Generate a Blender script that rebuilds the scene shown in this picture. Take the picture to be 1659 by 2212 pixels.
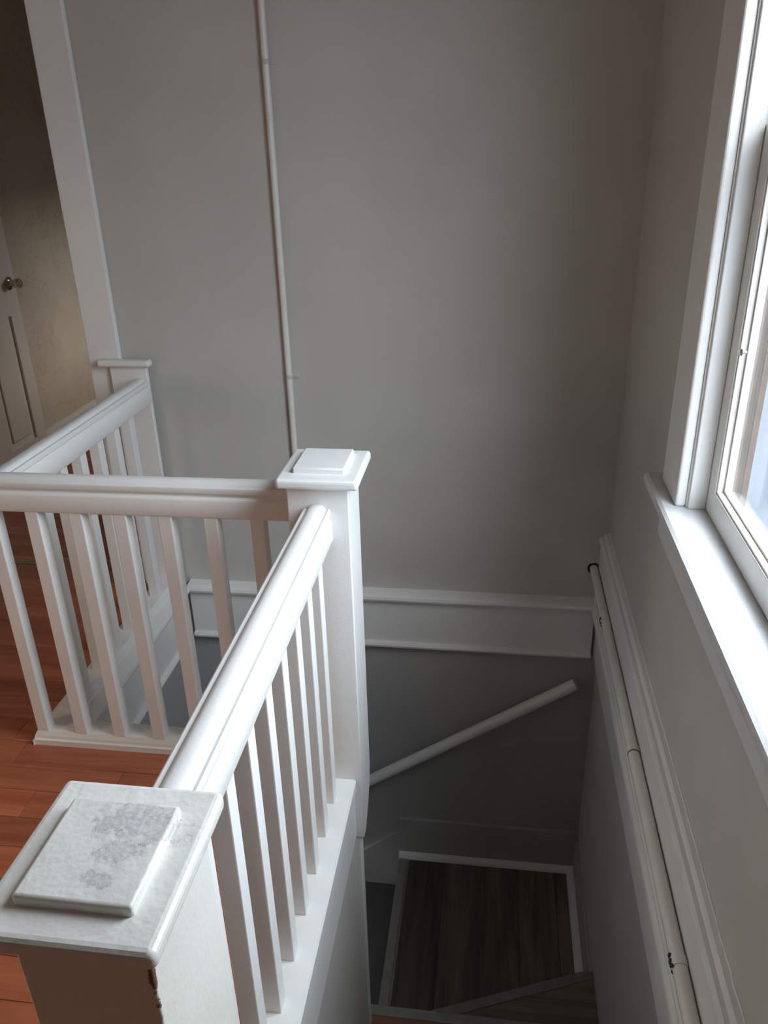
import bpy, bmesh, math, random
from mathutils import Vector, Matrix

random.seed(7)
S = bpy.context.scene
for o in list(bpy.data.objects):
    bpy.data.objects.remove(o, do_unlink=True)
C = S.collection

# ------------------------------------------------------------------ camera
# the lens of the phone stands at the origin, 1.55 m above the upper floor
cam_d = bpy.data.cameras.new('camera')
cam = bpy.data.objects.new('camera', cam_d)
C.objects.link(cam)
cam_d.sensor_fit = 'VERTICAL'
cam_d.sensor_height = 36.0
cam_d.sensor_width = 27.0
cam_d.lens = 1720.0 / 2212.0 * 36.0
cam_d.clip_start = 0.02
yaw, pit, rol = 0.144494, 0.430492, 0.026643
fw = Vector((-math.sin(yaw)*math.cos(pit), math.cos(yaw)*math.cos(pit), -math.sin(pit)))
rt = Vector((math.cos(yaw), math.sin(yaw), 0))
dn = fw.cross(rt)
r2 = math.cos(rol)*rt + math.sin(rol)*dn
d2 = -math.sin(rol)*rt + math.cos(rol)*dn
cam.matrix_world = Matrix(((r2.x, -d2.x, -fw.x, 0), (r2.y, -d2.y, -fw.y, 0), (r2.z, -d2.z, -fw.z, 0), (0, 0, 0, 1)))
S.camera = cam

# ------------------------------------------------------------------ light
W = bpy.data.worlds.new('overcast_sky')
S.world = W
W.use_nodes = True
bg = W.node_tree.nodes['Background']
bg.inputs['Color'].default_value = (0.84, 0.91, 1.0, 1)
bg.inputs['Strength'].default_value = 6.0
# overcast sky: the zenith about three times as bright as the horizon
wt = W.node_tree
w_tc = wt.nodes.new('ShaderNodeTexCoord'); w_sp = wt.nodes.new('ShaderNodeSeparateXYZ')
w_mr = wt.nodes.new('ShaderNodeMapRange'); w_mr.inputs['To Min'].default_value = 2.6; w_mr.inputs['To Max'].default_value = 7.8
wt.links.new(w_tc.outputs['Generated'], w_sp.inputs[0]); wt.links.new(w_sp.outputs['Z'], w_mr.inputs['Value'])
wt.links.new(w_mr.outputs[0], bg.inputs['Strength'])

def portal(name, loc, rot, sx, sy):
    l = bpy.data.lights.new(name, 'AREA')
    l.shape = 'RECTANGLE'; l.size = sx; l.size_y = sy
    l.cycles.is_portal = True
    o = bpy.data.objects.new(name, l); C.objects.link(o)
    o.location = loc; o.rotation_euler = rot
    return o
portal('window_portal', (0.57, 1.205, 0.0), (0, math.pi/2, 0), 1.6, 1.0)
portal('hall_fill_portal', (-2.70, 0.53, -0.655), (0, -math.pi/2, 0), 0.65, 0.8)  # serves the added hall window, out of view
portal('narrow_hall_fill_portal', (-1.24, 4.72, -0.55), (0, math.pi/2, 0), 0.9, 0.55)  # serves the added window of the narrow hall, out of view

S.view_settings.view_transform = 'Standard'
S.view_settings.look = 'None'
S.view_settings.gamma = 1.0
S.view_settings.use_curve_mapping = False
S.view_settings.exposure = 1.78

# ------------------------------------------------------------------ main measures (metres, camera at 0,0,0)
FL = -1.55            # upper floor
CE = 1.02             # ceiling
YW = 2.63             # wall behind the stairwell
XR = 0.428            # wall with the window
XL = -2.53            # far left wall of the hall
LOW = -4.294          # lower floor

# ------------------------------------------------------------------ materials
def mat(name):
    m = bpy.data.materials.new(name); m.use_nodes = True
    nt = m.node_tree
    return m, nt, nt.nodes['Principled BSDF']

def nd(nt, t, **kw):
    n = nt.nodes.new(t)
    for k, v in kw.items():
        if k in n.inputs: n.inputs[k].default_value = v
        else: setattr(n, k, v)
    return n

def ramp(nt, stops):
    r = nt.nodes.new('ShaderNodeValToRGB')
    e = r.color_ramp.elements
    e[0].position, e[0].color = stops[0][0], (*stops[0][1], 1)
    e[1].position, e[1].color = stops[1][0], (*stops[1][1], 1)
    for p, c in stops[2:]:
        x = e.new(p); x.color = (*c, 1)
    return r

def mixc(nt, fac, a, b):
    m = nt.nodes.new('ShaderNodeMix'); m.data_type = 'RGBA'
    L = nt.links
    if isinstance(fac, float): m.inputs[0].default_value = fac
    else: L.new(fac, m.inputs[0])
    for i, v in ((6, a), (7, b)):
        if isinstance(v, tuple): m.inputs[i].default_value = (*v, 1)
        else: L.new(v, m.inputs[i])
    return m.outputs[2]

def math_(nt, op, a, b=None, clamp=False):
    m = nt.nodes.new('ShaderNodeMath'); m.operation = op; m.use_clamp = clamp
    for i, v in ((0, a), (1, b)):
        if v is None: continue
        if isinstance(v, (int, float)): m.inputs[i].default_value = v
        else: nt.links.new(v, m.inputs[i])
    return m.outputs[0]

def paint(name, c1, c2, rough=0.4, lump=0.12, fine=0.05, dirt=None, dirt_amt=0.25, scale=14.0, extra=None):
    """brushed oil paint: slow tone drift, lumps and fine grain, optional grime"""
    m, nt, b = mat(name); L = nt.links
    g = nd(nt, 'ShaderNodeNewGeometry')
    n1 = nd(nt, 'ShaderNodeTexNoise', Scale=3.0, Detail=4.0)
    L.new(g.outputs['Position'], n1.inputs['Vector'])
    r1 = ramp(nt, [(0.35, c1), (0.65, c2)])
    L.new(n1.outputs['Fac'], r1.inputs[0])
    col = r1.outputs[0]
    if dirt:
        n3 = nd(nt, 'ShaderNodeTexNoise', Scale=22.0, Detail=8.0, Roughness=0.7)
        L.new(g.outputs['Position'], n3.inputs['Vector'])
        f = nd(nt, 'ShaderNodeMapRange', **{'From Min': 0.58, 'From Max': 0.78, 'To Min': 0.0, 'To Max': dirt_amt})
        L.new(n3.outputs['Fac'], f.inputs[0])
        col = mixc(nt, f.outputs[0], col, dirt)
    if extra:
        col = extra(nt, g, col)
    L.new(col, b.inputs['Base Color'])
    b.inputs['Roughness'].default_value = rough
    n2 = nd(nt, 'ShaderNodeTexNoise', Scale=scale, Detail=3.0)
    n4 = nd(nt, 'ShaderNodeTexNoise', Scale=160.0, Detail=3.0)
    L.new(g.outputs['Position'], n2.inputs['Vector']); L.new(g.outputs['Position'], n4.inputs['Vector'])
    b1 = nd(nt, 'ShaderNodeBump', Strength=lump, Distance=0.02)
    b2 = nd(nt, 'ShaderNodeBump', Strength=fine, Distance=0.004)
    L.new(n2.outputs['Fac'], b1.inputs['Height']); L.new(n4.outputs['Fac'], b2.inputs['Height'])
    L.new(b1.outputs[0], b2.inputs['Normal']); L.new(b2.outputs[0], b.inputs['Normal'])
    return m

M = {}
M['trim'] = paint('white_gloss_paint', (0.735, 0.725, 0.70), (0.775, 0.768, 0.742), 0.33, 0.045, 0.10, (0.50, 0.44, 0.36), 0.18)
M['sill'] = paint('glossy_sill_paint', (0.62, 0.62, 0.615), (0.68, 0.68, 0.675), 0.30, 0.10, 0.12, (0.40, 0.35, 0.28), 0.3, scale=30.0)
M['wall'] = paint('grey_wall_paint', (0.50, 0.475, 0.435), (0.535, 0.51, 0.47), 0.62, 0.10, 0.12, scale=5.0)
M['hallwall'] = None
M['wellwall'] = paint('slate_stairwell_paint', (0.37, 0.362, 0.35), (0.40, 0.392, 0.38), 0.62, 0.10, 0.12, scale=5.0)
M['ceiling'] = paint('ceiling_paint', (0.70, 0.69, 0.66), (0.74, 0.73, 0.70), 0.8)
M['door'] = paint('door_paint', (0.74, 0.72, 0.70), (0.78, 0.76, 0.74), 0.4, 0.03, 0.06)
M['oldpaint'] = paint('yellowed_pipe_paint', (0.70, 0.67, 0.61), (0.76, 0.74, 0.69), 0.38, 0.08, 0.10, (0.36, 0.27, 0.18), 0.35)

def worn(nt, g, col):
    """newel cap: grey worn patches where the paint has rubbed off, with brown outlines"""
    L = nt.links
    nz = nd(nt, 'ShaderNodeTexNoise', Scale=46.0, Detail=8.0, Roughness=0.72)
    nf = nd(nt, 'ShaderNodeTexNoise', Scale=190.0, Detail=4.0, Roughness=0.7)
    L.new(g.outputs['Position'], nz.inputs['Vector']); L.new(g.outputs['Position'], nf.inputs['Vector'])
    tot = None
    for (cx, cy, rx, ry) in ((-0.352, 0.585, 0.052, 0.034), (-0.358, 0.545, 0.026, 0.022), (-0.366, 0.508, 0.018, 0.012)):
        mp = nd(nt, 'ShaderNodeMapping', vector_type='TEXTURE')
        mp.inputs['Location'].default_value = (cx, cy, -0.655)
        mp.inputs['Scale'].default_value = (rx, ry, 1.0)
        L.new(g.outputs['Position'], mp.inputs['Vector'])
        ln = nd(nt, 'ShaderNodeVectorMath', operation='LENGTH')
        L.new(mp.outputs[0], ln.inputs[0])
        d = math_(nt, 'ADD', ln.outputs['Value'], math_(nt, 'MULTIPLY', math_(nt, 'SUBTRACT', nz.outputs['Fac'], 0.5), 3.6))
        tot = d if tot is None else math_(nt, 'MINIMUM', tot, d)
    f = nd(nt, 'ShaderNodeMapRange', **{'From Min': 1.05, 'From Max': 0.55, 'To Min': 0.0, 'To Max': 1.0})
    L.new(tot, f.inputs[0])
    br = nd(nt, 'ShaderNodeMapRange', **{'From Min': 0.35, 'From Max': 0.62, 'To Min': 0.12, 'To Max': 0.62})
    L.new(nf.outputs['Fac'], br.inputs[0])
    col = mixc(nt, math_(nt, 'MULTIPLY', f.outputs[0], br.outputs[0]), col, (0.40, 0.405, 0.43))
    e = math_(nt, 'ABSOLUTE', math_(nt, 'SUBTRACT', tot, 0.62))
    f2 = nd(nt, 'ShaderNodeMapRange', **{'From Min': 0.06, 'From Max': 0.0, 'To Min': 0.0, 'To Max': 0.55})
    L.new(e, f2.inputs[0])
    col = mixc(nt, f2.outputs[0], col, (0.26, 0.20, 0.15))
    return col
M['worncap'] = paint('worn_cap_paint', (0.74, 0.725, 0.675), (0.78, 0.765, 0.72), 0.32, 0.16, 0.12, (0.46, 0.39, 0.30), 0.30, scale=20.0, extra=worn)

def chipped(nt, g, col):
    """paint knocked off along the front right arris of the near newel"""
    L = nt.links
    sp = nd(nt, 'ShaderNodeSeparateXYZ'); L.new(g.outputs['Position'], sp.inputs[0])
    nz = nd(nt, 'ShaderNodeTexNoise', Scale=34.0, Detail=6.0, Roughness=0.7)
    L.new(g.outputs['Position'], nz.inputs['Vector'])
    dx = math_(nt, 'ABSOLUTE', math_(nt, 'SUBTRACT', sp.outputs[0], -0.306))
    dy = math_(nt, 'ABSOLUTE', math_(nt, 'SUBTRACT', sp.outputs[1], 0.475))
    d = math_(nt, 'ADD', dx, dy)
    w = math_(nt, 'MULTIPLY', math_(nt, 'SUBTRACT', nz.outputs['Fac'], 0.36), 0.026)
    f = nd(nt, 'ShaderNodeMapRange', **{'From Min': 0.0, 'From Max': 0.0015, 'To Min': 0.0, 'To Max': 1.0})
    L.new(math_(nt, 'SUBTRACT', w, d), f.inputs[0])
    return mixc(nt, f.outputs[0], col, (0.16, 0.09, 0.055))
M['newel'] = paint('newel_paint', (0.74, 0.715, 0.645), (0.78, 0.755, 0.69), 0.34, 0.12, 0.12, (0.50, 0.44, 0.36), 0.22, extra=chipped)

def cracked(nt, g, col):
    L = nt.links
    nz = nd(nt, 'ShaderNodeTexNoise', Scale=2.6, Detail=9.0, Roughness=0.68, Distortion=0.6)
    L.new(g.outputs['Position'], nz.inputs['Vector'])
    e = math_(nt, 'ABSOLUTE', math_(nt, 'SUBTRACT', nz.outputs['Fac'], 0.47))
    f = nd(nt, 'ShaderNodeMapRange', **{'From Min': 0.012, 'From Max': 0.0, 'To Min': 0.0, 'To Max': 0.35})
    L.new(e, f.inputs[0])
    return mixc(nt, f.outputs[0], col, (0.22, 0.19, 0.14))
M['hallwall'] = paint('old_plaster_paint', (0.55, 0.50, 0.42), (0.62, 0.58, 0.50), 0.5, 0.22, 0.2, (0.36, 0.30, 0.21), 0.45, scale=7.0, extra=cracked)

def wood(name, dark, light, axis, rough, stretch=0.06, scale=26.0, vary=0.35, bump=0.05):
    m, nt, b = mat(name); L = nt.links
    g = nd(nt, 'ShaderNodeNewGeometry')
    oi = nd(nt, 'ShaderNodeObjectInfo')
    mp = nd(nt, 'ShaderNodeMapping')
    mp.inputs['Scale'].default_value = (stretch, 1, 1) if axis == 0 else (1, stretch, 1)
    ad = nd(nt, 'ShaderNodeVectorMath', operation='ADD')
    sc = nd(nt, 'ShaderNodeVectorMath', operation='SCALE'); sc.inputs[0].default_value = (7.3, 5.1, 9.7)
    L.new(oi.outputs['Random'], sc.inputs['Scale'])
    L.new(g.outputs['Position'], mp.inputs['Vector']); L.new(mp.outputs[0], ad.inputs[0]); L.new(sc.outputs[0], ad.inputs[1])
    n = nd(nt, 'ShaderNodeTexNoise', Scale=scale, Detail=8.0, Roughness=0.62, Distortion=0.7)
    L.new(ad.outputs[0], n.inputs['Vector'])
    r = ramp(nt, [(0.30, dark), (0.70, light)])
    L.new(n.outputs['Fac'], r.inputs[0])
    v = nd(nt, 'ShaderNodeMapRange', **{'To Min': 1.0 - vary, 'To Max': 1.0 + vary})
    L.new(oi.outputs['Random'], v.inputs[0])
    h = nd(nt, 'ShaderNodeHueSaturation')
    L.new(v.outputs[0], h.inputs['Value']); L.new(r.outputs[0], h.inputs['Color'])
    L.new(h.outputs[0], b.inputs['Base Color'])
    b.inputs['Roughness'].default_value = rough
    bp = nd(nt, 'ShaderNodeBump', Strength=bump, Distance=0.003)
    L.new(n.outputs['Fac'], bp.inputs['Height']); L.new(bp.outputs[0], b.inputs['Normal'])
    return m
M['floor'] = wood('red_brown_laminate', (0.28, 0.072, 0.032), (0.50, 0.165, 0.078), 0, 0.38, vary=0.18)
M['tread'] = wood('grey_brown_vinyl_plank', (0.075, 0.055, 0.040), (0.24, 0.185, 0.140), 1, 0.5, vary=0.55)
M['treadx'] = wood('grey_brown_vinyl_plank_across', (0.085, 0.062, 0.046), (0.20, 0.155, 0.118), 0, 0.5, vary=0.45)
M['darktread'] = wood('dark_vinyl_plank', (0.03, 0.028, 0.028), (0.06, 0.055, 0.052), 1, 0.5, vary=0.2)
M['redtread'] = wood('red_brown_tread', (0.15, 0.05, 0.03), (0.26, 0.10, 0.055), 0, 0.45, vary=0.1)

def plain(name, c, rough=0.5, metal=0.0, noise=0.15, scale=30.0):
    m, nt, b = mat(name); L = nt.links
    g = nd(nt, 'ShaderNodeNewGeometry')
    n = nd(nt, 'ShaderNodeTexNoise', Scale=scale, Detail=5.0)
    L.new(g.outputs['Position'], n.inputs['Vector'])
    a = tuple(x*(1-noise) for x in c); d = tuple(min(1, x*(1+noise)) for x in c)
    r = ramp(nt, [(0.3, a), (0.7, d)]); L.new(n.outputs['Fac'], r.inputs[0])
    L.new(r.outputs[0], b.inputs['Base Color'])
    b.inputs['Roughness'].default_value = rough; b.inputs['Metallic'].default_value = metal
    return m
M['nosing'] = plain('grey_nosing_strip', (0.21, 0.20, 0.18), 0.45)
M['steel'] = plain('satin_steel', (0.62, 0.56, 0.52), 0.22, 1.0, 0.05)
M['dark'] = plain('dark_gap', (0.025, 0.022, 0.02), 0.8)
M['chip'] = plain('black_chipped_paint', (0.03, 0.03, 0.035), 0.6)
M['rust'] = plain('rust_stain', (0.16, 0.09, 0.05), 0.7, 0.0, 0.4, 200.0)
M['threshold'] = plain('grey_threshold', (0.22, 0.19, 0.15), 0.5)
M['sashwhite'] = paint('dirty_sash_vinyl', (0.56, 0.54, 0.48), (0.64, 0.615, 0.56), 0.35, 0.05, 0.08, (0.22, 0.19, 0.15), 0.55)
M['outerframe'] = plain('brown_storm_frame', (0.085, 0.052, 0.036), 0.6)
M['siding'] = plain('blue_grey_siding', (0.055, 0.063, 0.08), 0.7, 0.0, 0.12, 2.0)
M['sidingtrim'] = plain('pale_siding_trim', (0.10, 0.11, 0.125), 0.7)
M['ground'] = plain('grey_yard', (0.20, 0.20, 0.19), 0.9)
# window glass: clear with a mirror film, so daylight passes
gm = bpy.data.materials.new('window_glass'); gm.use_nodes = True
nt = gm.node_tree; nt.nodes.clear()
go = nd(nt, 'ShaderNodeOutputMaterial'); gt = nd(nt, 'ShaderNodeBsdfTransparent'); gg = nd(nt, 'ShaderNodeBsdfGlossy', Roughness=0.02)
gt.inputs['Color'].default_value = (0.93, 0.95, 0.96, 1)
lw = nd(nt, 'ShaderNodeLayerWeight', Blend=0.5); mx = nd(nt, 'ShaderNodeMixShader')
fr = math_(nt, 'ADD', math_(nt, 'MULTIPLY', math_(nt, 'POWER', lw.outputs['Facing'], 5.0), 0.9), 0.035, True)
nt.links.new(fr, mx.inputs[0]); nt.links.new(gt.outputs[0], mx.inputs[1]); nt.links.new(gg.outputs[0], mx.inputs[2])
nt.links.new(mx.outputs[0], go.inputs[0])
M['glass'] = gm
am = gm.copy(); am.name = 'amber_fill_glass'  # tinted so the added hall window gives warm fill light
for n in am.node_tree.nodes:
    if n.type == 'BSDF_TRANSPARENT': n.inputs['Color'].default_value = (1.0, 0.84, 0.68, 1)
M['amber'] = am
pm = gm.copy(); pm.name = 'pale_amber_fill_glass'  # weaker warm tint for the added narrow hall window
for n in pm.node_tree.nodes:
    if n.type == 'BSDF_TRANSPARENT': n.inputs['Color'].default_value = (1.0, 0.92, 0.83, 1)
M['paleamber'] = pm

# ------------------------------------------------------------------ mesh helpers
def box(bm, x0, x1, y0, y1, z0, z1, bev=0.0, seg=2):
    t = bmesh.new()
    vs = [t.verts.new((x, y, z)) for x in (x0, x1) for y in (y0, y1) for z in (z0, z1)]
    for f in ((0, 1, 3, 2), (4, 6, 7, 5), (0, 4, 5, 1), (2, 3, 7, 6), (0, 2, 6, 4), (1, 5, 7, 3)):
        t.faces.new([vs[i] for i in f])
    bmesh.ops.recalc_face_normals(t, faces=t.faces)
    if bev > 0:
        bmesh.ops.bevel(t, geom=list(t.edges), offset=bev, segments=seg, affect='EDGES', profile=0.5)
    me = bpy.data.meshes.new('tmp'); t.to_mesh(me); t.free(); bm.from_mesh(me); bpy.data.meshes.remove(me)

def prism(bm, prof, axis, a, b, mitre_a=0.0, mitre_b=0.0, pivot=0.0):
    """extrude a closed profile along x or y. prof = [(u, z)], u is the other horizontal axis.
    mitre: end plane shifts by mitre*(u-pivot)"""
    rings = []
    for e, mt in ((a, mitre_a), (b, mitre_b)):
        r = []
        for u, z in prof:
            p = e + mt*(u - pivot)
            r.append(bm.verts.new((p, u, z) if axis == 0 else (u, p, z)))
        rings.append(r)
    n = len(prof); fs = []
    for i in range(n):
        fs.append(bm.faces.new((rings[0][i], rings[0][(i+1) % n], rings[1][(i+1) % n], rings[1][i])))
    fs.append(bm.faces.new(rings[0])); fs.append(bm.faces.new(rings[1][::-1]))
    bmesh.ops.recalc_face_normals(bm, faces=fs)

def prism_z(bm, prof, z0, z1, bev=0.0):
    t = bmesh.new()
    lo = [t.verts.new((x, y, z0)) for x, y in prof]; hi = [t.verts.new((x, y, z1)) for x, y in prof]
    n = len(prof)
    for i in range(n): t.faces.new((lo[i], lo[(i+1) % n], hi[(i+1) % n], hi[i]))
    t.faces.new(lo); t.faces.new(hi)
    bmesh.ops.recalc_face_normals(t, faces=t.faces)
    if bev: bmesh.ops.bevel(t, geom=list(t.edges), offset=bev, segments=2, affect='EDGES', profile=0.5)
    me = bpy.data.meshes.new('tmp'); t.to_mesh(me); t.free(); bm.from_mesh(me); bpy.data.meshes.remove(me)

def tube(bm, pts, r, n=20, caps=True):
    pts = [Vector(p) for p in pts]; rings = []
    for i, p in enumerate(pts):
        d = (pts[min(i+1, len(pts)-1)] - pts[max(i-1, 0)]).normalized()
        up = Vector((0, 0, 1)) if abs(d.z) < 0.9 else Vector((0, 1, 0))
        a = d.cross(up).normalized(); b = a.cross(d)
        rr = r[i] if isinstance(r, (list, tuple)) else r
        rings.append([bm.verts.new(p + rr*(math.cos(2*math.pi*k/n)*a + math.sin(2*math.pi*k/n)*b)) for k in range(n)])
    fs = []
    for i in range(len(pts)-1):
        for k in range(n):
            fs.append(bm.faces.new((rings[i][k], rings[i][(k+1) % n], rings[i+1][(k+1) % n], rings[i+1][k])))
    if caps:
        fs.append(bm.faces.new(rings[0])); fs.append(bm.faces.new(rings[-1][::-1]))
    for f in fs: f.smooth = True
    bmesh.ops.recalc_face_normals(bm, faces=fs)

def obj(name, bm, m, parent=None, smooth=False):
    """link the bmesh as one object, its origin at the middle of its base"""
    cs = [v.co.copy() for v in bm.verts]
    lo = Vector([min(c[i] for c in cs) for i in range(3)]); hi = Vector([max(c[i] for c in cs) for i in range(3)])
    o0 = Vector(((lo.x+hi.x)/2, (lo.y+hi.y)/2, lo.z))
    for v in bm.verts: v.co -= o0
    me = bpy.data.meshes.new(name)
    if smooth == 'bevel':          # round only the arrises, leave the broad faces flat
        big = max(f.calc_area() for f in bm.faces)
        for f in bm.faces: f.smooth = f.calc_area() < 0.02*big
    elif smooth:
        for f in bm.faces: f.smooth = True
    bm.to_mesh(me); bm.free()
    me.materials.append(M[m])
    if smooth is True: me.set_sharp_from_angle(angle=math.radians(35))
    o = bpy.data.objects.new(name, me); C.objects.link(o)
    o['_w'] = list(o0)
    if parent is not None:
        o.parent = parent
        o.location = o0 - Vector(parent['_w'])
    else:
        o.location = o0
    return o

def tag(o, label, cat, group=None, kind=None):
    o['label'] = label; o['category'] = cat
    if group: o['group'] = group
    if kind: o['kind'] = kind
    return o

def thing(name, loc, label, cat, group=None, kind=None):
    o = bpy.data.objects.new(name, None); C.objects.link(o)
    o.location = loc; o['_w'] = list(loc); o.empty_display_size = 0.1
    return tag(o, label, cat, group, kind)

def bx(name, m, parent, *a, bev=0.0, seg=2):
    bm = bmesh.new(); box(bm, *a, bev=bev, seg=seg)
    return obj(name, bm, m, parent, smooth='bevel' if bev > 0 else False)

def share(name, src, parent, world):
    """another object with the same mesh data"""
    o = bpy.data.objects.new(name, src.data); C.objects.link(o)
    o.parent = parent; o.location = Vector(world) - Vector(parent['_w']); o['_w'] = list(world)
    return o

# ------------------------------------------------------------------ room shell
bm = bmesh.new()
box(bm, -1.405, XR, YW, 2.75, -1.78, CE)            # upper storey part, up to the hall opening
box(bm, XL, -1.405, YW+0.02, 2.75, 0.62, CE)        # above the hall opening
tag(obj('wall_back', bm, 'wall'), 'grey painted wall behind the stairwell with the thin conduit on it', 'wall', kind='structure')

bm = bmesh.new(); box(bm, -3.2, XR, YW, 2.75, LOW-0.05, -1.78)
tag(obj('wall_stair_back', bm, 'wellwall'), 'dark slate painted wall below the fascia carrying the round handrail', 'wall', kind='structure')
WY0, WY1, WZ0, WZ1 = 0.718, 1.69, -0.765, 0.80        # hole for the window
bm = bmesh.new()
box(bm, XR, 0.545, -2.8, WY0, LOW-0.05, CE); box(bm, XR, 0.545, WY1, 2.75, LOW-0.05, CE)
box(bm, XR, 0.545, WY0, WY1, LOW-0.05, WZ0); box(bm, XR, 0.545, WY0, WY1, WZ1, CE)
tag(obj('wall_right', bm, 'wall'), 'grey painted wall holding the window and the pipe', 'wall', kind='structure')

bm = bmesh.new()
LW = (0.16, 0.90, -0.95, -0.36)  # opening for the added fill window
box(bm, XL-0.1, XL, -2.8, LW[0], FL-0.1, CE); box(bm, XL-0.1, XL, LW[1], 6.0, FL-0.1, CE)
box(bm, XL-0.1, XL, LW[0], LW[1], FL-0.1, LW[2]); box(bm, XL-0.1, XL, LW[0], LW[1], LW[3], CE)
tag(obj('wall_left', bm, 'hallwall'), 'stained cracked plaster wall of the hall beside the panelled door', 'wall', kind='structure')
bm = bmesh.new(); box(bm, XL-0.1, 0.62, -2.9, -2.8, FL-0.1, CE)
tag(obj('wall_front', bm, 'wall'), 'painted wall closing the hall opposite the stairwell', 'wall', kind='structure')
bm = bmesh.new()
EW = (4.50, 4.94, -0.95, -0.15)  # opening for the added window lighting the narrow hall
box(bm, XL-0.1, -1.28, 6.0, 6.1, FL-0.1, CE)
box(bm, -1.40, -1.28, 2.75, EW[0], FL-0.1, CE); box(bm, -1.40, -1.28, EW[1], 6.0, FL-0.1, CE)
box(bm, -1.40, -1.28, EW[0], EW[1], FL-0.1, EW[2]); box(bm, -1.40, -1.28, EW[0], EW[1], EW[3], CE)
tag(obj('wall_hall', bm, 'hallwall'), 'plaster walls of the narrow hall past the opening', 'wall', kind='structure')
bm = bmesh.new(); box(bm, XL-0.1, 0.62, -2.9, 6.1, CE, CE+0.1)
tag(obj('ceiling', bm, 'ceiling'), 'plain painted ceiling over hall and stairwell', 'ceiling', kind='structure')

# walls of the stairwell below the upper floor
bm = bmesh.new()
box(bm, -0.44, -0.335, 0.45, 1.60, LOW-0.05, FL-0.05)
tag(obj('wall_stair_inner', bm, 'wall'), 'painted wall under the long banister beside the stairs', 'wall', kind='structure')
bm = bmesh.new()
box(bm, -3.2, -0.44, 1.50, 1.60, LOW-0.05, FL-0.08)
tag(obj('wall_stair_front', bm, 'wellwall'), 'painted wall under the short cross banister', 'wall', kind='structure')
bm = bmesh.new()
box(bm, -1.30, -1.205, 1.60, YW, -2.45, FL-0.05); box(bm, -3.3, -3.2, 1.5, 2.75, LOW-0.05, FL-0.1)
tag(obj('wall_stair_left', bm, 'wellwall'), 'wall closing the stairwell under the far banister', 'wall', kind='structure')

# upper floor: boards on a subfloor
bm = bmesh.new()
for a in ((XL, -0.34, -2.8, 1.66), (-0.34, XR, -2.8, 0.45), (XL, -1.21, 1.66, YW+0.12), (XL, -1.40, YW+0.12, 6.0)):
    box(bm, a[0], a[1], a[2], a[3], FL-0.10, FL-0.008)
floor = tag(obj('floor', bm, 'floor'), 'red brown wood laminate floor of the upper hall', 'floor', kind='structure')
PW = 0.092
y = -0.26
row = 0
def plank(x0, x1, y0, y1):
    bx('floorboard', 'floor', floor, x0+0.0006, x1-0.0006, y0+0.0006, y1-0.0006, FL-0.008, FL, bev=0.0012, seg=1)
while y < 4.7:
    y0, y1 = y, y + PW
    segs = []
    if y1 <= 1.675: segs = [(-2.528, -0.40)]
    else: segs = [(-2.528, -1.25 if y1 < 2.63 else -1.42)]
    if y0 > 2.60 and y0 < 2.74:
        pass
    for a, b in segs:
        x = a - random.uniform(0.0, 0.55)
        while x < b:
            ln = random.uniform(0.55, 1.05)
            xa, xb = max(x, a), min(x+ln, b)
            if xb - xa > 0.03: plank(xa, xb, y0, y1)
            x += ln
    y += PW
bx('threshold_strip', 'threshold', floor, XL+0.002, -1.42, 2.700, 2.722, FL, FL+0.005, bev=0.002)

# baseboard and casing of the hall
bm = bmesh.new(); prism(bm, [(XL, FL), (XL+0.02, FL), (XL+0.02, FL+0.10), (XL+0.014, FL+0.118), (XL, FL+0.122)], 1, 2.76, 5.99)
tag(obj('baseboard_left', bm, 'trim'), 'white baseboard along the cracked plaster wall', 'baseboard', kind='structure')
bm = bmesh.new(); box(bm, -1.417, -1.300, 2.608, 2.630, FL, CE-0.001, bev=0.004); box(bm, -1.417, -1.404, 2.63, 2.752, FL, CE-0.001)
tag(obj('trim_1', bm, 'trim', smooth='bevel'), 'tall white casing board at the hall opening above the wall newel', 'trim', kind='structure')

# ------------------------------------------------------------------ fascia boards round the stairwell
def fascia(name, axis, a, b, base, s, label, ext=0.0):
    """s = direction away from the wall. cap, face board, bottom bead as parts"""
    root = thing(name, ((a+b)/2, base, -1.79) if axis == 0 else (base, (a+b)/2, -1.79), label, 'trim', kind='structure')
    f = lambda u: base + s*u
    bm = bmesh.new(); prism(bm, [(f(0), -1.775), (f(0.026), -1.775), (f(0.026), -1.575), (f(0), -1.575)], axis, a, b); obj('face_board', bm, 'trim', root)
    cap = [(f(0), -1.577), (f(0.040), -1.577), (f(0.052), -1.572), (f(0.056), -1.562), (f(0.053), -1.551), (f(0.046), -1.547), (f(0.030), -1.545), (f(0.0), -1.541)]
    bm = bmesh.new(); prism(bm, cap, axis, a, b); obj('cap_moulding', bm, 'trim', root, smooth=True)
    bead = [(f(0), -1.792), (f(0.030), -1.792), (f(0.040), -1.786), (f(0.043), -1.777), (f(0.038), -1.768), (f(0.026), -1.764), (f(0), -1.764)]
    bm = bmesh.new(); prism(bm, bead, axis, a, b); obj('bottom_bead', bm, 'trim', root, smooth=True)
    return root
fascia('trim_2', 0, -1.165, 0.3995, YW, -1, 'white fascia with cap and bead across the wall behind the stairwell')

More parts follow.
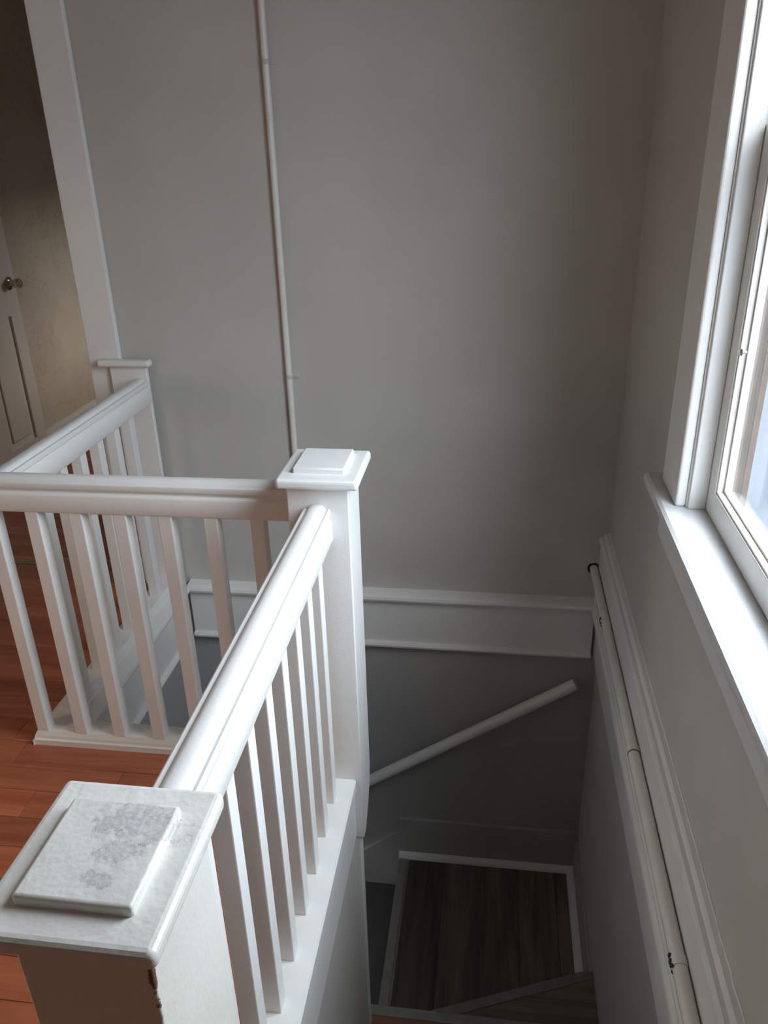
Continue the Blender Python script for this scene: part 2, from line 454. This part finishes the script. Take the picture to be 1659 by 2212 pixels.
# right wall: ledge, fascia, skirting board with bead
root = thing('trim_3', (XR, 1.45, -1.80), 'white layered skirting and ledge along the window wall under the pipe', 'trim', kind='structure')
ya, yb = -0.05, YW
f = lambda u: XR - u
bm = bmesh.new(); prism(bm, [(f(0), -1.80), (f(0.012), -1.80), (f(0.016), -1.79), (f(0.016), -1.575), (f(0), -1.575)], 1, 0.3, yb); obj('face_board', bm, 'trim', root)
led = [(f(0), -1.585), (f(0.030), -1.585), (f(0.041), -1.578), (f(0.044), -1.566), (f(0.0425), -1.556), (f(0.0385), -1.5535), (f(0.0385), -1.549), (f(0.0355), -1.545), (f(0.0335), -1.545), (f(0.0335), -1.538), (f(0.030), -1.533), (f(0.0275), -1.533), (f(0.027), -1.52), (f(0), -1.52)]
bm = bmesh.new(); prism(bm, led, 1, ya, yb); obj('ledge_moulding', bm, 'trim', root)
brd = [(f(0), -1.52), (f(0.0270), -1.52), (f(0.0270), -1.316), (f(0.0315), -1.311), (f(0.0335), -1.303), (f(0.0315), -1.295), (f(0.0265), -1.291), (f(0.018), -1.290), (f(0.016), -1.280), (f(0.012), -1.276), (f(0), -1.274)]
bm = bmesh.new(); prism(bm, brd, 1, ya, yb-0.001); obj('skirting_board', bm, 'trim', root)

for zc, th, pr in ((-1.806, 0.008, 0.004), (-1.2735, 0.004, 0.003)):
    bm = bmesh.new(); rr = random.Random(3); n = 150; vs = []
    for i in range(n+1):
        yy = 0.3 + (YW-0.3)*i/n; h = th*rr.uniform(0.35, 1.0); d = pr*rr.uniform(0.4, 1.0)
        vs.append([bm.verts.new((XR, yy, zc-h)), bm.verts.new((XR-d, yy, zc-h*0.7)), bm.verts.new((XR-d, yy, zc+0.006)), bm.verts.new((XR, yy, zc+0.006))])
    for a, b in zip(vs[:-1], vs[1:]):
        for k in range(4): bm.faces.new((a[k], a[(k+1) % 4], b[(k+1) % 4], b[k]))
    bmesh.ops.recalc_face_normals(bm, faces=bm.faces)
    obj('ragged_paint_edge', bm, 'trim', root)

# ------------------------------------------------------------------ stairs
stairs = thing('staircase', (0.05, 1.6, LOW), 'winding staircase with dark grey brown plank treads going down along the walls', 'stairs')
RI = 0.196
SX0, SX1 = -0.334, XR-0.001
PX, PY = -0.315, 1.665         # the point the winders turn about
def riser(*a): return bx('riser', 'nosing', stairs, *a)
# straight flight from the landing down, nearest first
for k in range(1, 6):
    z = FL - RI*k
    yn = 1.65 - 0.24*(5-k)
    t = bx('tread', 'redtread' if k == 5 else 'treadx', stairs, SX0, SX1, yn-0.27, yn-0.006, z-0.03, z, bev=0.002)
    bx('nosing', 'nosing', t, SX0, SX1, yn-0.030, yn+0.004, z-0.034, z+0.003, bev=0.003)
    riser(SX0, SX1, yn-0.018, yn-0.006, z-RI, z-0.034)
riser(SX0, SX1, 0.432, 0.444, FL-RI, FL-0.03)

def planked(zt, poly, axis, cuts, mt, base_m='dark'):
    """a winder tread: base slab cut to poly, laid with planks clipped to the poly"""
    bm = bmesh.new(); prism_z(bm, poly, zt-0.035, zt-0.006)
    t = obj('tread', bm, base_m, stairs)
    def clip(pl, ax, lim, keep):
        out = []
        for i in range(len(pl)):
            a, b = pl[i], pl[(i+1) % len(pl)]
            ia, ib = (a[ax]-lim)*keep >= 0, (b[ax]-lim)*keep >= 0
            if ia: out.append(a)
            if ia != ib:
                s = (lim-a[ax])/(b[ax]-a[ax])
                out.append((a[0]+s*(b[0]-a[0]), a[1]+s*(b[1]-a[1])))
        return out
    for a, b in zip(cuts[:-1], cuts[1:]):
        pl = clip(clip(poly, axis, a+0.0008, 1), axis, b-0.0008, -1)
        if len(pl) < 3: continue
        bm = bmesh.new(); prism_z(bm, pl, zt-0.006, zt)
        obj('plank', bm, mt, t)
    return t
def strip(parent, a, b, w, z, side):
    """nosing strip from a to b, w wide to the given side"""
    d = Vector((b[0]-a[0], b[1]-a[1])).normalized(); n = Vector((-d.y, d.x))*side
    bm = bmesh.new()
    prism_z(bm, [a, b, (b[0]+n.x*w, b[1]+n.y*w), (a[0]+n.x*w, a[1]+n.y*w)], z-0.034, z+0.003, 0.002)
    obj('nosing', bm, 'nosing', parent, smooth='bevel')
Z1, Z2, Z3 = FL-RI*6, FL-RI*7, FL-RI*8
DY = 2.005                      # where the diagonal nosing meets the window wall
t1 = planked(Z1, [(PX, PY-0.02), (SX1, PY-0.02), (SX1, DY-0.008), (PX, PY+0.045)], 1, [1.4, 1.56, 1.715, 1.872, 2.03], 'treadx')
strip(t1, (PX-0.014, PY+0.0445), (SX1-0.0145, DY-0.0055), 0.036, Z1, -1)
bm = bmesh.new(); prism_z(bm, [(PX, PY+0.02), (SX1, DY-0.03), (SX1, DY-0.018), (PX, PY+0.032)], Z2, Z1-0.035); obj('riser', bm, 'nosing', stairs)
T2X = -0.345
t2 = planked(Z2, [(T2X, PY), (PX, PY), (SX1, DY-0.04), (SX1, YW-0.001), (T2X, YW-0.001)], 0, [-0.46, -0.302, -0.144, 0.018, 0.176, 0.334, 0.50], 'tread')
strip(t2, (T2X-0.004, PY+0.03), (T2X-0.004, YW-0.002), 0.036, Z2, -1)
riser(T2X, T2X+0.012, PY+0.03, YW-0.002, Z3, Z2-0.035)
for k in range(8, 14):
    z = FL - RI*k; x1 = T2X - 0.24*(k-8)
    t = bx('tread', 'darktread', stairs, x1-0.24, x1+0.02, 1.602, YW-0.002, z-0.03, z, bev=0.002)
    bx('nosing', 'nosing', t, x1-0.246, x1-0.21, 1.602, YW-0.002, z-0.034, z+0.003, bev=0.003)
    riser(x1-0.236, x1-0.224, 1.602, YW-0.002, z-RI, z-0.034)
# quarter rounds and skirts of the corner tread
def qround(r, s0, s1): return [(s0, 0), (s0+s1*r, 0), (s0+s1*r*0.92, r*0.4), (s0+s1*r*0.7, r*0.72), (s0+s1*r*0.4, r*0.93), (s0, r)]
root = thing('trim_4', (0.04, YW, Z2), 'white skirting with quarter round behind the lowest visible corner tread', 'trim', kind='structure')
bm = bmesh.new(); prism(bm, [(u, z+Z2) for u, z in qround(0.024, YW-0.018, -1)], 0, -0.352, XR-0.02); obj('quarter_round', bm, 'trim', root, smooth=True)
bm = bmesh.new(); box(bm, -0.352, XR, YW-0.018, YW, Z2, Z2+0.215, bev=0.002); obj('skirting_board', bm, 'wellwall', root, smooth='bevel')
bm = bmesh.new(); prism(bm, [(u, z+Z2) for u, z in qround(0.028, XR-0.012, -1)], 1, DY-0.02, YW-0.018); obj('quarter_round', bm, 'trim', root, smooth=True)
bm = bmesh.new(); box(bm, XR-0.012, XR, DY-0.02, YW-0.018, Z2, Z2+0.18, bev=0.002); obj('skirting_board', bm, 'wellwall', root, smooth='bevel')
bm = bmesh.new()
sl = RI/0.24; xs, xe = -0.352, -1.9
prism_pts = [(xs, Z2+0.135), (xs, Z2-0.25), (xe, Z2-0.25+(xe-xs)*sl), (xe, Z2+0.135+(xe-xs)*sl)]
lo = [bm.verts.new((x, YW-0.016, z)) for x, z in prism_pts]; hi = [bm.verts.new((x, YW, z)) for x, z in prism_pts]
for i in range(4): bm.faces.new((lo[i], lo[(i+1) % 4], hi[(i+1) % 4], hi[i]))
bm.faces.new(lo); bm.faces.new(hi); bmesh.ops.recalc_face_normals(bm, faces=bm.faces)
obj('raking_skirt', bm, 'wellwall', root)
bm = bmesh.new(); box(bm, -3.3, 0.6, 1.5, 2.75, LOW-0.15, LOW-0.001)
tag(obj('floor_lower', bm, 'treadx'), 'dark floor at the foot of the stairs', 'floor', kind='structure')

# trim on the inner stair wall: apron under the shoe and the corner board under the newel
bm = bmesh.new(); box(bm, -0.336, -0.327, 0.46, 1.575, -1.700, -1.552, bev=0.002)
tag(obj('trim_5', bm, 'trim', smooth='bevel'), 'white apron board under the long banister facing the stairs', 'trim', kind='structure')
bm = bmesh.new(); box(bm, -0.345, -0.316, 1.5775, 1.606, LOW, -1.700, bev=0.004)
tag(obj('trim_6', bm, 'trim', smooth='bevel'), 'narrow white corner board below the hanging foot of the corner newel', 'trim', kind='structure')
fascia('trim_7', 1, 1.702, YW-0.058, -1.206, 1, 'white fascia with cap and bead under the banister that meets the half newel')
fascia('trim_8', 0, -1.148, -0.45, 1.700, 1, 'white fascia under the cross banister on its stairwell side')

# ------------------------------------------------------------------ newel posts
ZC = -0.652       # top of the cap boards
def newel(x0, x1, y0, y1, zb, label, m='trim', capm='trim', cut=None, cap=None, pad=True):
    root = thing('newel_post', ((x0+x1)/2, (y0+y1)/2, zb), label, 'newel post')
    bm = bmesh.new()
    if cut:
        t = [(y0, ZC-0.020), (y0, zb), (y0+0.035, zb), (y0+0.085, zb+0.05), (y1-0.012, zb+0.10), (y1, zb+0.155), (y1, ZC-0.020)]
        vs = [[bm.verts.new((x, y, z)) for y, z in t] for x in (x0, x1)]
        n = len(t)
        for i in range(n): bm.faces.new((vs[0][i], vs[0][(i+1) % n], vs[1][(i+1) % n], vs[1][i]))
        bm.faces.new(vs[0]); bm.faces.new(vs[1]); bmesh.ops.recalc_face_normals(bm, faces=bm.faces)
        bmesh.ops.bevel(bm, geom=list(bm.edges), offset=0.003, segments=2, affect='EDGES', profile=0.5)
    else:
        box(bm, x0, x1, y0, y1, zb, ZC-0.020, bev=0.003)
    obj('shaft', bm, m, root, smooth='bevel')
    cx0, cx1, cy0, cy1 = cap
    bm = bmesh.new(); box(bm, cx0, cx1, cy0, cy1, ZC-0.024, ZC, bev=0.008, seg=3)
    c = obj('cap', bm, capm, root, smooth='bevel')
    if pad:
        px0, px1, py0, py1 = pad
        bm = bmesh.new(); box(bm, px0, px1, py0, py1, ZC-0.004, ZC+0.013, bev=0.004, seg=3)
        obj('raised_pad', bm, capm, c, smooth='bevel')
    return root
newel(-0.447, -0.306, 0.475, 0.636, FL, 'square white newel post with scuffed cap and chipped corner on the red floor', 'newel', 'worncap',
      cap=(-0.472, -0.284, 0.446, 0.650), pad=(-0.440, -0.318, 0.482, 0.610))
newel(-0.447, -0.307, 1.575, 1.706, -1.712, 'square white corner newel post with clean stepped cap, its foot hanging below the floor', cut=True,
      cap=(-0.466, -0.282, 1.552, 1.752), pad=(-0.434, -0.317, 1.592, 1.722))
newel(-1.335, -1.200, 2.590, 2.6075, FL, 'shallow white half newel fixed to the wall beside the casing board',
      cap=(-1.372, -1.180, 2.572, 2.6075), pad=None)

# ------------------------------------------------------------------ banisters
ZR = -0.717
RP = [(0, 0), (0.008, -0.0006), (0.0135, -0.0028), (0.0175, -0.0070), (0.0195, -0.0112), (0.0225, -0.0122), (0.0275, -0.0105), (0.0305, -0.0125), (0.0315, -0.017), (0.030, -0.026), (0.0245, -0.031),
      (0.0245, -0.035), (0.031, -0.040), (0.033, -0.046), (0.033, -0.086), (0.029, -0.092)]
RP = RP + [(-u, z) for u, z in RP[:0:-1]]
def rail_prof(c): return [(c+u, ZR+z) for u, z in RP]
XA, YB, XC = -0.380, 1.700, -1.230
BS = 0.0175     # half size of a baluster
def baluster(parent, x, y, zb=FL+0.042, zt=ZR-0.088):
    if 'b' not in baluster.__dict__:
        bm = bmesh.new(); box(bm, -BS, BS, -BS, BS, zb, zt, bev=0.0025)
        o = obj('baluster', bm, 'trim', parent, smooth='bevel')
        baluster.b = o
        o.location = Vector((x, y, zb)) - Vector(parent['_w'])
        return o
    return share('baluster', baluster.b, parent, (x, y, zb))
def shoe(c, hw): # low base board with ogee edges
    return [(c-hw, FL), (c+hw, FL), (c+hw, FL+0.018), (c+hw-0.004, FL+0.022), (c+hw-0.006, FL+0.030), (c+hw-0.012, FL+0.043), (c-hw+0.012, FL+0.043), (c-hw+0.006, FL+0.030), (c-hw+0.004, FL+0.022), (c-hw, FL+0.018)]

# long run beside the stairs
A = thing('banister', (XA, 1.1, FL), 'long white banister running from the scuffed newel to the corner newel beside the stairs', 'banister')
bm = bmesh.new(); prism(bm, rail_prof(XA), 1, 0.6365, 1.5745); obj('handrail', bm, 'trim', A, smooth=True)
bm = bmesh.new(); prism(bm, [(-0.432, FL), (-0.327, FL), (-0.322, FL+0.004), (-0.322, FL+0.038), (-0.326, FL+0.043), (-0.420, FL+0.043), (-0.428, FL+0.030), (-0.432, FL+0.018)], 1, 0.6365, 1.5745); obj('base_rail', bm, 'trim', A)
for k in range(8): baluster(A, XA, 1.485-0.1077*k+BS)
# cross run
B = thing('banister', (-0.85, YB, FL), 'white L-shaped banister turning from the corner newel to the half newel on the wall', 'banister')
bm = bmesh.new(); prism(bm, rail_prof(YB), 0, XC, -0.4475, mitre_a=1.0, pivot=YB); obj('handrail', bm, 'trim', B, smooth=True)
bm = bmesh.new(); prism(bm, shoe(YB, 0.040), 0, XC-0.008, -0.4475, mitre_a=1.0, pivot=YB); obj('base_rail', bm, 'trim', B)
for k in range(7): baluster(B, -1.252+0.1165*k, YB-0.012)
# far run to the wall
Cc = B
bm = bmesh.new(); prism(bm, rail_prof(XC), 1, YB, 2.5895, mitre_a=1.0, pivot=XC); obj('handrail', bm, 'trim', Cc, smooth=True)
bm = bmesh.new(); prism(bm, shoe(XC-0.008, 0.044), 1, YB, 2.5895, mitre_a=1.0, pivot=XC-0.008); obj('base_rail', bm, 'trim', Cc)
for k in range(6): baluster(Cc, XC, 2.430-0.1155*k+BS)

# ------------------------------------------------------------------ window
win = thing('window_1', (XR, 1.14, -0.87), 'white painted sash window with deep sill in the stairwell wall', 'window', kind='structure')
oy0, oy1 = 0.74, 1.668       # opening between the casings
HZ = 0.76
SZ = -0.737
stool = [(0.378+0.006, SZ-0.030), (0.374, SZ-0.026), (0.371, SZ-0.015), (0.374, SZ-0.005), (0.381, SZ), (0.468, SZ), (0.545, SZ-0.004), (0.545, SZ-0.030)]
bm = bmesh.new(); prism(bm, stool, 1, oy0, oy1); prism(bm, [(min(u, XR), z) for u, z in stool[:5]] + [(XR, SZ), (XR, SZ-0.030)], 1, oy1, 1.872); prism(bm, [(min(u, XR), z) for u, z in stool[:5]] + [(XR, SZ), (XR, SZ-0.030)], 1, 0.54, oy0)
obj('sill', bm, 'sill', win, smooth=True)
bx('apron', 'trim', win, 0.408, XR, 0.58, 1.815, -0.872, SZ-0.030, bev=0.003)
for a, b in ((oy1, 1.826), (0.582, oy0)): bx('casing', 'trim', win, 0.405, XR, a, b, SZ, HZ, bev=0.006, seg=3)
bx('casing', 'trim', win, 0.405, XR, 0.56, 1.85, HZ, HZ+0.15, bev=0.006, seg=3)
bx('jamb', 'trim', win, XR-0.001, 0.499, oy1-0.004, 1.69, SZ, HZ, bev=0.001); bx('jamb', 'trim', win, XR-0.001, 0.499, 0.718, oy0+0.004, SZ, HZ, bev=0.001)
bx('jamb', 'trim', win, XR-0.001, 0.499, oy0, oy1, HZ-0.004, 0.80, bev=0.001)
for a, b in ((oy1-0.012, oy1-0.004), (oy0+0.004, oy0+0.012)): bx('stop', 'trim', win, 0.430, 0.4665, a, b, SZ, HZ-0.004, bev=0.0025)
def sash(xf, z0, z1, nm):
    y0, y1 = oy0+0.008, oy1-0.0065
    s = thing_part(nm, win, ((xf+0.02), (y0+y1)/2, z0))
    st, rb = 0.052, 0.058
    for a, b in ((y1-st, y1), (y0, y0+st)): bx('stile', 'trim', s, xf, xf+0.031, a, b, z0, z1, bev=0.002)
    bx('rail', 'trim', s, xf, xf+0.031, y0+st, y1-st, z0, z0+rb, bev=0.002); bx('rail', 'trim', s, xf, xf+0.031, y0+st, y1-st, z1-0.04, z1, bev=0.002)
    # stepped glazing frame: two broad steps back to the pane
    for w, xx0, xx1 in ((0.005, xf+0.003, xf+0.016), (0.010, xf+0.016, xf+0.031)):
        a0, a1 = y0+st, y1-st; c0, c1 = z0+rb, z1-0.04
        bm = bmesh.new()
        box(bm, xx0, xx1, a1-w, a1, c0, c1, bev=0.0012); box(bm, xx0, xx1, a0, a0+w, c0, c1, bev=0.0012)
        box(bm, xx0, xx1, a0+w, a1-w, c0, c0+w, bev=0.0012); box(bm, xx0, xx1, a0+w, a1-w, c1-w, c1, bev=0.0012)
        obj('glazing_frame', bm, 'sashwhite', s, smooth='bevel')
    bm = bmesh.new(); box(bm, xf+0.0265, xf+0.0290, y0+st+0.009, y1-st-0.009, z0+rb+0.009, z1-0.049)
    obj('pane', bm, 'glass', s)
    return s
def thing_part(name, parent, loc):
    o = bpy.data.objects.new(name, None); C.objects.link(o); o.empty_display_size = 0.05
    o['_w'] = list(loc); o.parent = parent; o.location = Vector(loc) - Vector(parent['_w'])
    return o
s1 = sash(0.467, SZ+0.001, 0.020, 'lower_sash')
s2 = sash(0.499, -0.02, HZ-0.006, 'upper_sash')
bm = bmesh.new(); tube(bm, [(0.475, 1.580, -0.373), (0.468, 1.580, -0.373), (0.466, 1.580, -0.373), (0.462, 1.580, -0.373)], [0.003, 0.003, 0.007, 0.005], 14)
obj('screw_head', bm, 'steel', s1, smooth=True)
# weathered brown outer jambs and storm frame
for a, b in ((oy1-0.004, 1.69), (0.718, oy0+0.004)): bx('outer_jamb', 'outerframe', win, 0.499, 0.545, a, b, SZ-0.003, HZ)
bx('outer_jamb', 'outerframe', win, 0.499, 0.545, oy0, oy1, HZ-0.004, 0.80)
bm = bmesh.new(); f0, f1 = 0.532, 0.544
box(bm, f0, f1, 1.646, 1.664, SZ-0.003, HZ-0.004); box(bm, f0, f1, oy0+0.004, oy0+0.022, SZ-0.003, HZ-0.004); box(bm, f0, f1, oy0+0.022, 1.646, SZ-0.003, SZ+0.015); box(bm, f0, f1, oy0+0.022, 1.646, HZ-0.03, HZ-0.004)
obj('storm_frame', bm, 'outerframe', win)
def fill_window(name, axis, pos, sgn, a0, a1, z0, z1, label, gl='glass'):  # windows added out of view to bring in fill light
    w = thing(name, ((a0+a1)/2, pos, z0) if axis == 0 else (pos, (a0+a1)/2, z0), label, 'window', kind='structure')
    def bb(nm, m, u0, u1, d0, d1, c0, c1, bev=0.003):
        e0, e1 = sorted((pos+sgn*d0, pos+sgn*d1))
        return bx(nm, m, w, u0, u1, e0, e1, c0, c1, bev=bev) if axis == 0 else bx(nm, m, w, e0, e1, u0, u1, c0, c1, bev=bev)
    for u0, u1 in ((a0-0.10, a0), (a1, a1+0.10)): bb('casing', 'trim', u0, u1, 0, 0.02, z0-0.03, z1+0.10)
    bb('casing', 'trim', a0, a1, 0, 0.02, z1, z1+0.10); bb('sill', 'trim', a0, a1, -0.02, 0.06, z0-0.03, z0)
    for u0, u1 in ((a0, a0+0.04), (a1-0.04, a1)): bb('stile', 'trim', u0, u1, -0.07, -0.035, z0, z1)
    zm = (z0+z1)/2
    for c0, c1 in ((z0, z0+0.05), (zm-0.02, zm+0.02), (z1-0.04, z1)): bb('rail', 'trim', a0+0.04, a1-0.04, -0.07, -0.035, c0, c1)
    for c0, c1 in ((z0+0.05, zm-0.02), (zm+0.02, z1-0.04)): bb('pane', gl, a0+0.04, a1-0.04, -0.055, -0.052, c0, c1, 0)
fill_window('fill_window_2', 1, XL, 1, LW[0], LW[1], LW[2], LW[3], 'added unseen window with amber panes for warm fill from the hall wall', 'amber')  # added out of view, warm fill on the front faces
fill_window('fill_window_3', 1, -1.40, -1, EW[0], EW[1], EW[2], EW[3], 'added unseen amber paned window for fill in the narrow hall opposite the plaster wall', 'paleamber')  # added out of view, lights the door and plaster wall

# ------------------------------------------------------------------ neighbouring house and yard, seen through the pane
hs = thing('neighbour_house', (2.4, 2.5, LOW-0.6), 'blue grey house standing close outside the window', 'house')
bm = bmesh.new(); box(bm, 2.2, 2.6, -6, 14, LOW-0.6, -0.3); obj('wall', bm, 'siding', hs)
for yy in (-1.0, 1.9, 3.4, 5.0, 7.0): bx('corner_trim', 'sidingtrim', hs, 2.17, 2.21, yy, yy+0.22, LOW-0.6, -0.3)
bm = bmesh.new(); box(bm, 0.7, 40, -30, 40, LOW-0.8, LOW-0.6); tag(obj('yard_ground', bm, 'ground'), 'grey paved yard outside the window', 'ground', kind='structure')

# ------------------------------------------------------------------ door of the hall
DX = -2.48
dr = thing('door_1', (DX-0.02, 3.55, FL), 'white panelled door with a steel knob beside the cracked plaster wall', 'door', kind='structure')
d0, d1 = 3.16, 3.958
pz = [(-1.41, -0.75), (-0.50, 0.10), (0.20, 0.40)]
py = [(3.26, 3.50), (3.62, 3.865)]
bm = bmesh.new()
zc = [FL+0.01] + [v for a in pz for v in a] + [0.52]
box(bm, DX-0.036, DX-0.012, d0, d1, FL+0.01, 0.52)
for a, b in ((d0, py[0][0]), (py[0][1], py[1][0]), (py[1][1], d1)): box(bm, DX-0.013, DX, a, b, FL+0.01, 0.52)
for a, b in zip(zc[0::2], zc[1::2]):
    for p in py: box(bm, DX-0.013, DX, p[0], p[1], a, b)
obj('slab', bm, 'door', dr)
for a, b in pz:
    for p, q in py: bx('door_panel', 'door', dr, DX-0.013, DX-0.003, p+0.036, q-0.036, a+0.036, b-0.036, bev=0.006, seg=2)
bm = bmesh.new(); kz, ky = -0.592, 3.902
prof = [(0.0, 0.001), (0.0, 0.033), (0.004, 0.033), (0.009, 0.025), (0.012, 0.015), (0.026, 0.0145), (0.030, 0.021), (0.036, 0.0235), (0.060, 0.0245), (0.066, 0.021), (0.067, 0.012), (0.064, 0.001)]
tube(bm, [(DX+u, ky, kz) for u, r in prof], [r for u, r in prof], 28)
obj('door_knob', bm, 'steel', dr, smooth=True)['label'] = 'satin steel door knob'

# ------------------------------------------------------------------ conduit on the wall behind the stairwell
cd = thing('conduit_pipe', (-0.699, YW, -1.545), 'thin painted conduit climbing the wall behind the corner newel', 'pipe')
bm = bmesh.new(); tube(bm, [(-0.699, YW-0.011, z) for z in (-1.541, -0.9, -0.2, 0.4, CE-0.001)], 0.0105, 18); obj('tube', bm, 'oldpaint', cd, smooth=True)
for zz in (0.235, -0.713):
    bm = bmesh.new(); tube(bm, [(-0.699, YW-0.0112, zz-0.007), (-0.699, YW-0.0112, zz+0.007)], 0.0122, 18)
    box(bm, -0.699, -0.664, YW-0.004, YW, zz-0.007, zz+0.007, bev=0.001)
    tube(bm, [(-0.671, YW-0.003, zz), (-0.671, YW-0.007, zz)], [0.004, 0.003], 10)
    obj('strap_clip', bm, 'wall', cd, smooth=True)

# ------------------------------------------------------------------ pipe along the window wall
PXp, PZ, PR = 0.3855, -1.418, 0.0145
pp = thing('heating_pipe', (PXp, 1.2, PZ-0.02), 'old cream painted pipe running along the ledge under the window', 'pipe')
bm = bmesh.new(); tube(bm, [(PXp, y, PZ - 0.006*(YW-y)/YW) for y in (0.0, 0.6, 1.2, 1.8, YW+0.02)], PR, 20); obj('tube', bm, 'oldpaint', pp, smooth=True)
bm = bmesh.new(); tube(bm, [(PXp-0.001, YW-0.002, PZ), (PXp-0.001, YW+0.001, PZ)], 0.022, 24); obj('hole_shade', bm, 'dark', pp)['label'] = 'dark disc painted as the shade of the hole round the pipe end'  # flat dark disc, the shade inside the hole put into its colour
def bracket(y, chip):
    z = PZ - 0.006*(YW-y)/YW
    bm = bmesh.new(); tube(bm, [(PXp, y-0.010, z), (PXp, y+0.010, z)], PR+0.0022, 20)
    box(bm, PXp+0.006, XR-0.0265, y-0.006, y+0.006, z-0.004, z+0.002)
    b = obj('pipe_bracket', bm, 'oldpaint', pp, smooth=True)
    if not chip:
        bm = bmesh.new(); tube(bm, [(PXp, y-0.0125, z), (PXp, y-0.0102, z)], PR+0.0012, 20); obj('rust_ring', bm, 'rust', b, smooth=True)['label'] = 'rusty gap below the bracket'
    if chip:
        bm = bmesh.new()
        rr = random.Random(int(y*100))
        for i in range(9):
            a = math.radians(150 + rr.uniform(0, 95)); r = PR+0.0024
            yy = y + rr.uniform(-0.014, 0.012)
            cx, cz = PXp + r*math.cos(a), z + r*math.sin(a)
            s = rr.uniform(0.0025, 0.006)
            tube(bm, [(cx - 0.0016*math.cos(a), yy, cz - 0.0016*math.sin(a)), (cx + 0.0012*math.cos(a), yy, cz + 0.0012*math.sin(a))], s, 6)
        obj('bare_patch', bm, 'chip', b)['label'] = 'black metal where the paint has broken away'
bracket(2.27, True); bracket(1.66, False); bracket(1.075, True)

# ------------------------------------------------------------------ handrail in the stairwell
hr = thing('wall_handrail', (-0.05, YW-0.06, -2.47), 'round white handrail sloping down the dark wall in the stairwell', 'handrail')
p0, p1 = Vector((0.352, YW-0.06, -1.892)), Vector((-1.35, YW-0.06, -1.892-1.702*0.691))
bm = bmesh.new(); tube(bm, [p0, p0.lerp(p1, 0.3), p0.lerp(p1, 0.6), p1], 0.0235, 24); obj('rail', bm, 'trim', hr, smooth=True)
for xx in (0.085, -0.345, -1.0):
    z = -1.892 + (xx-0.352)*0.691
    bm = bmesh.new(); tube(bm, [(xx, YW-0.058, z-0.014), (xx, YW-0.056, z-0.036), (xx, YW-0.035, z-0.048), (xx, YW-0.001, z-0.050)], 0.005, 10)
    tube(bm, [(xx, YW-0.004, z-0.050), (xx, YW-0.0005, z-0.050)], 0.016, 16)
    obj('bracket', bm, 'trim', hr, smooth=True)

for o in bpy.data.objects:
    if '_w' in o: del o['_w']
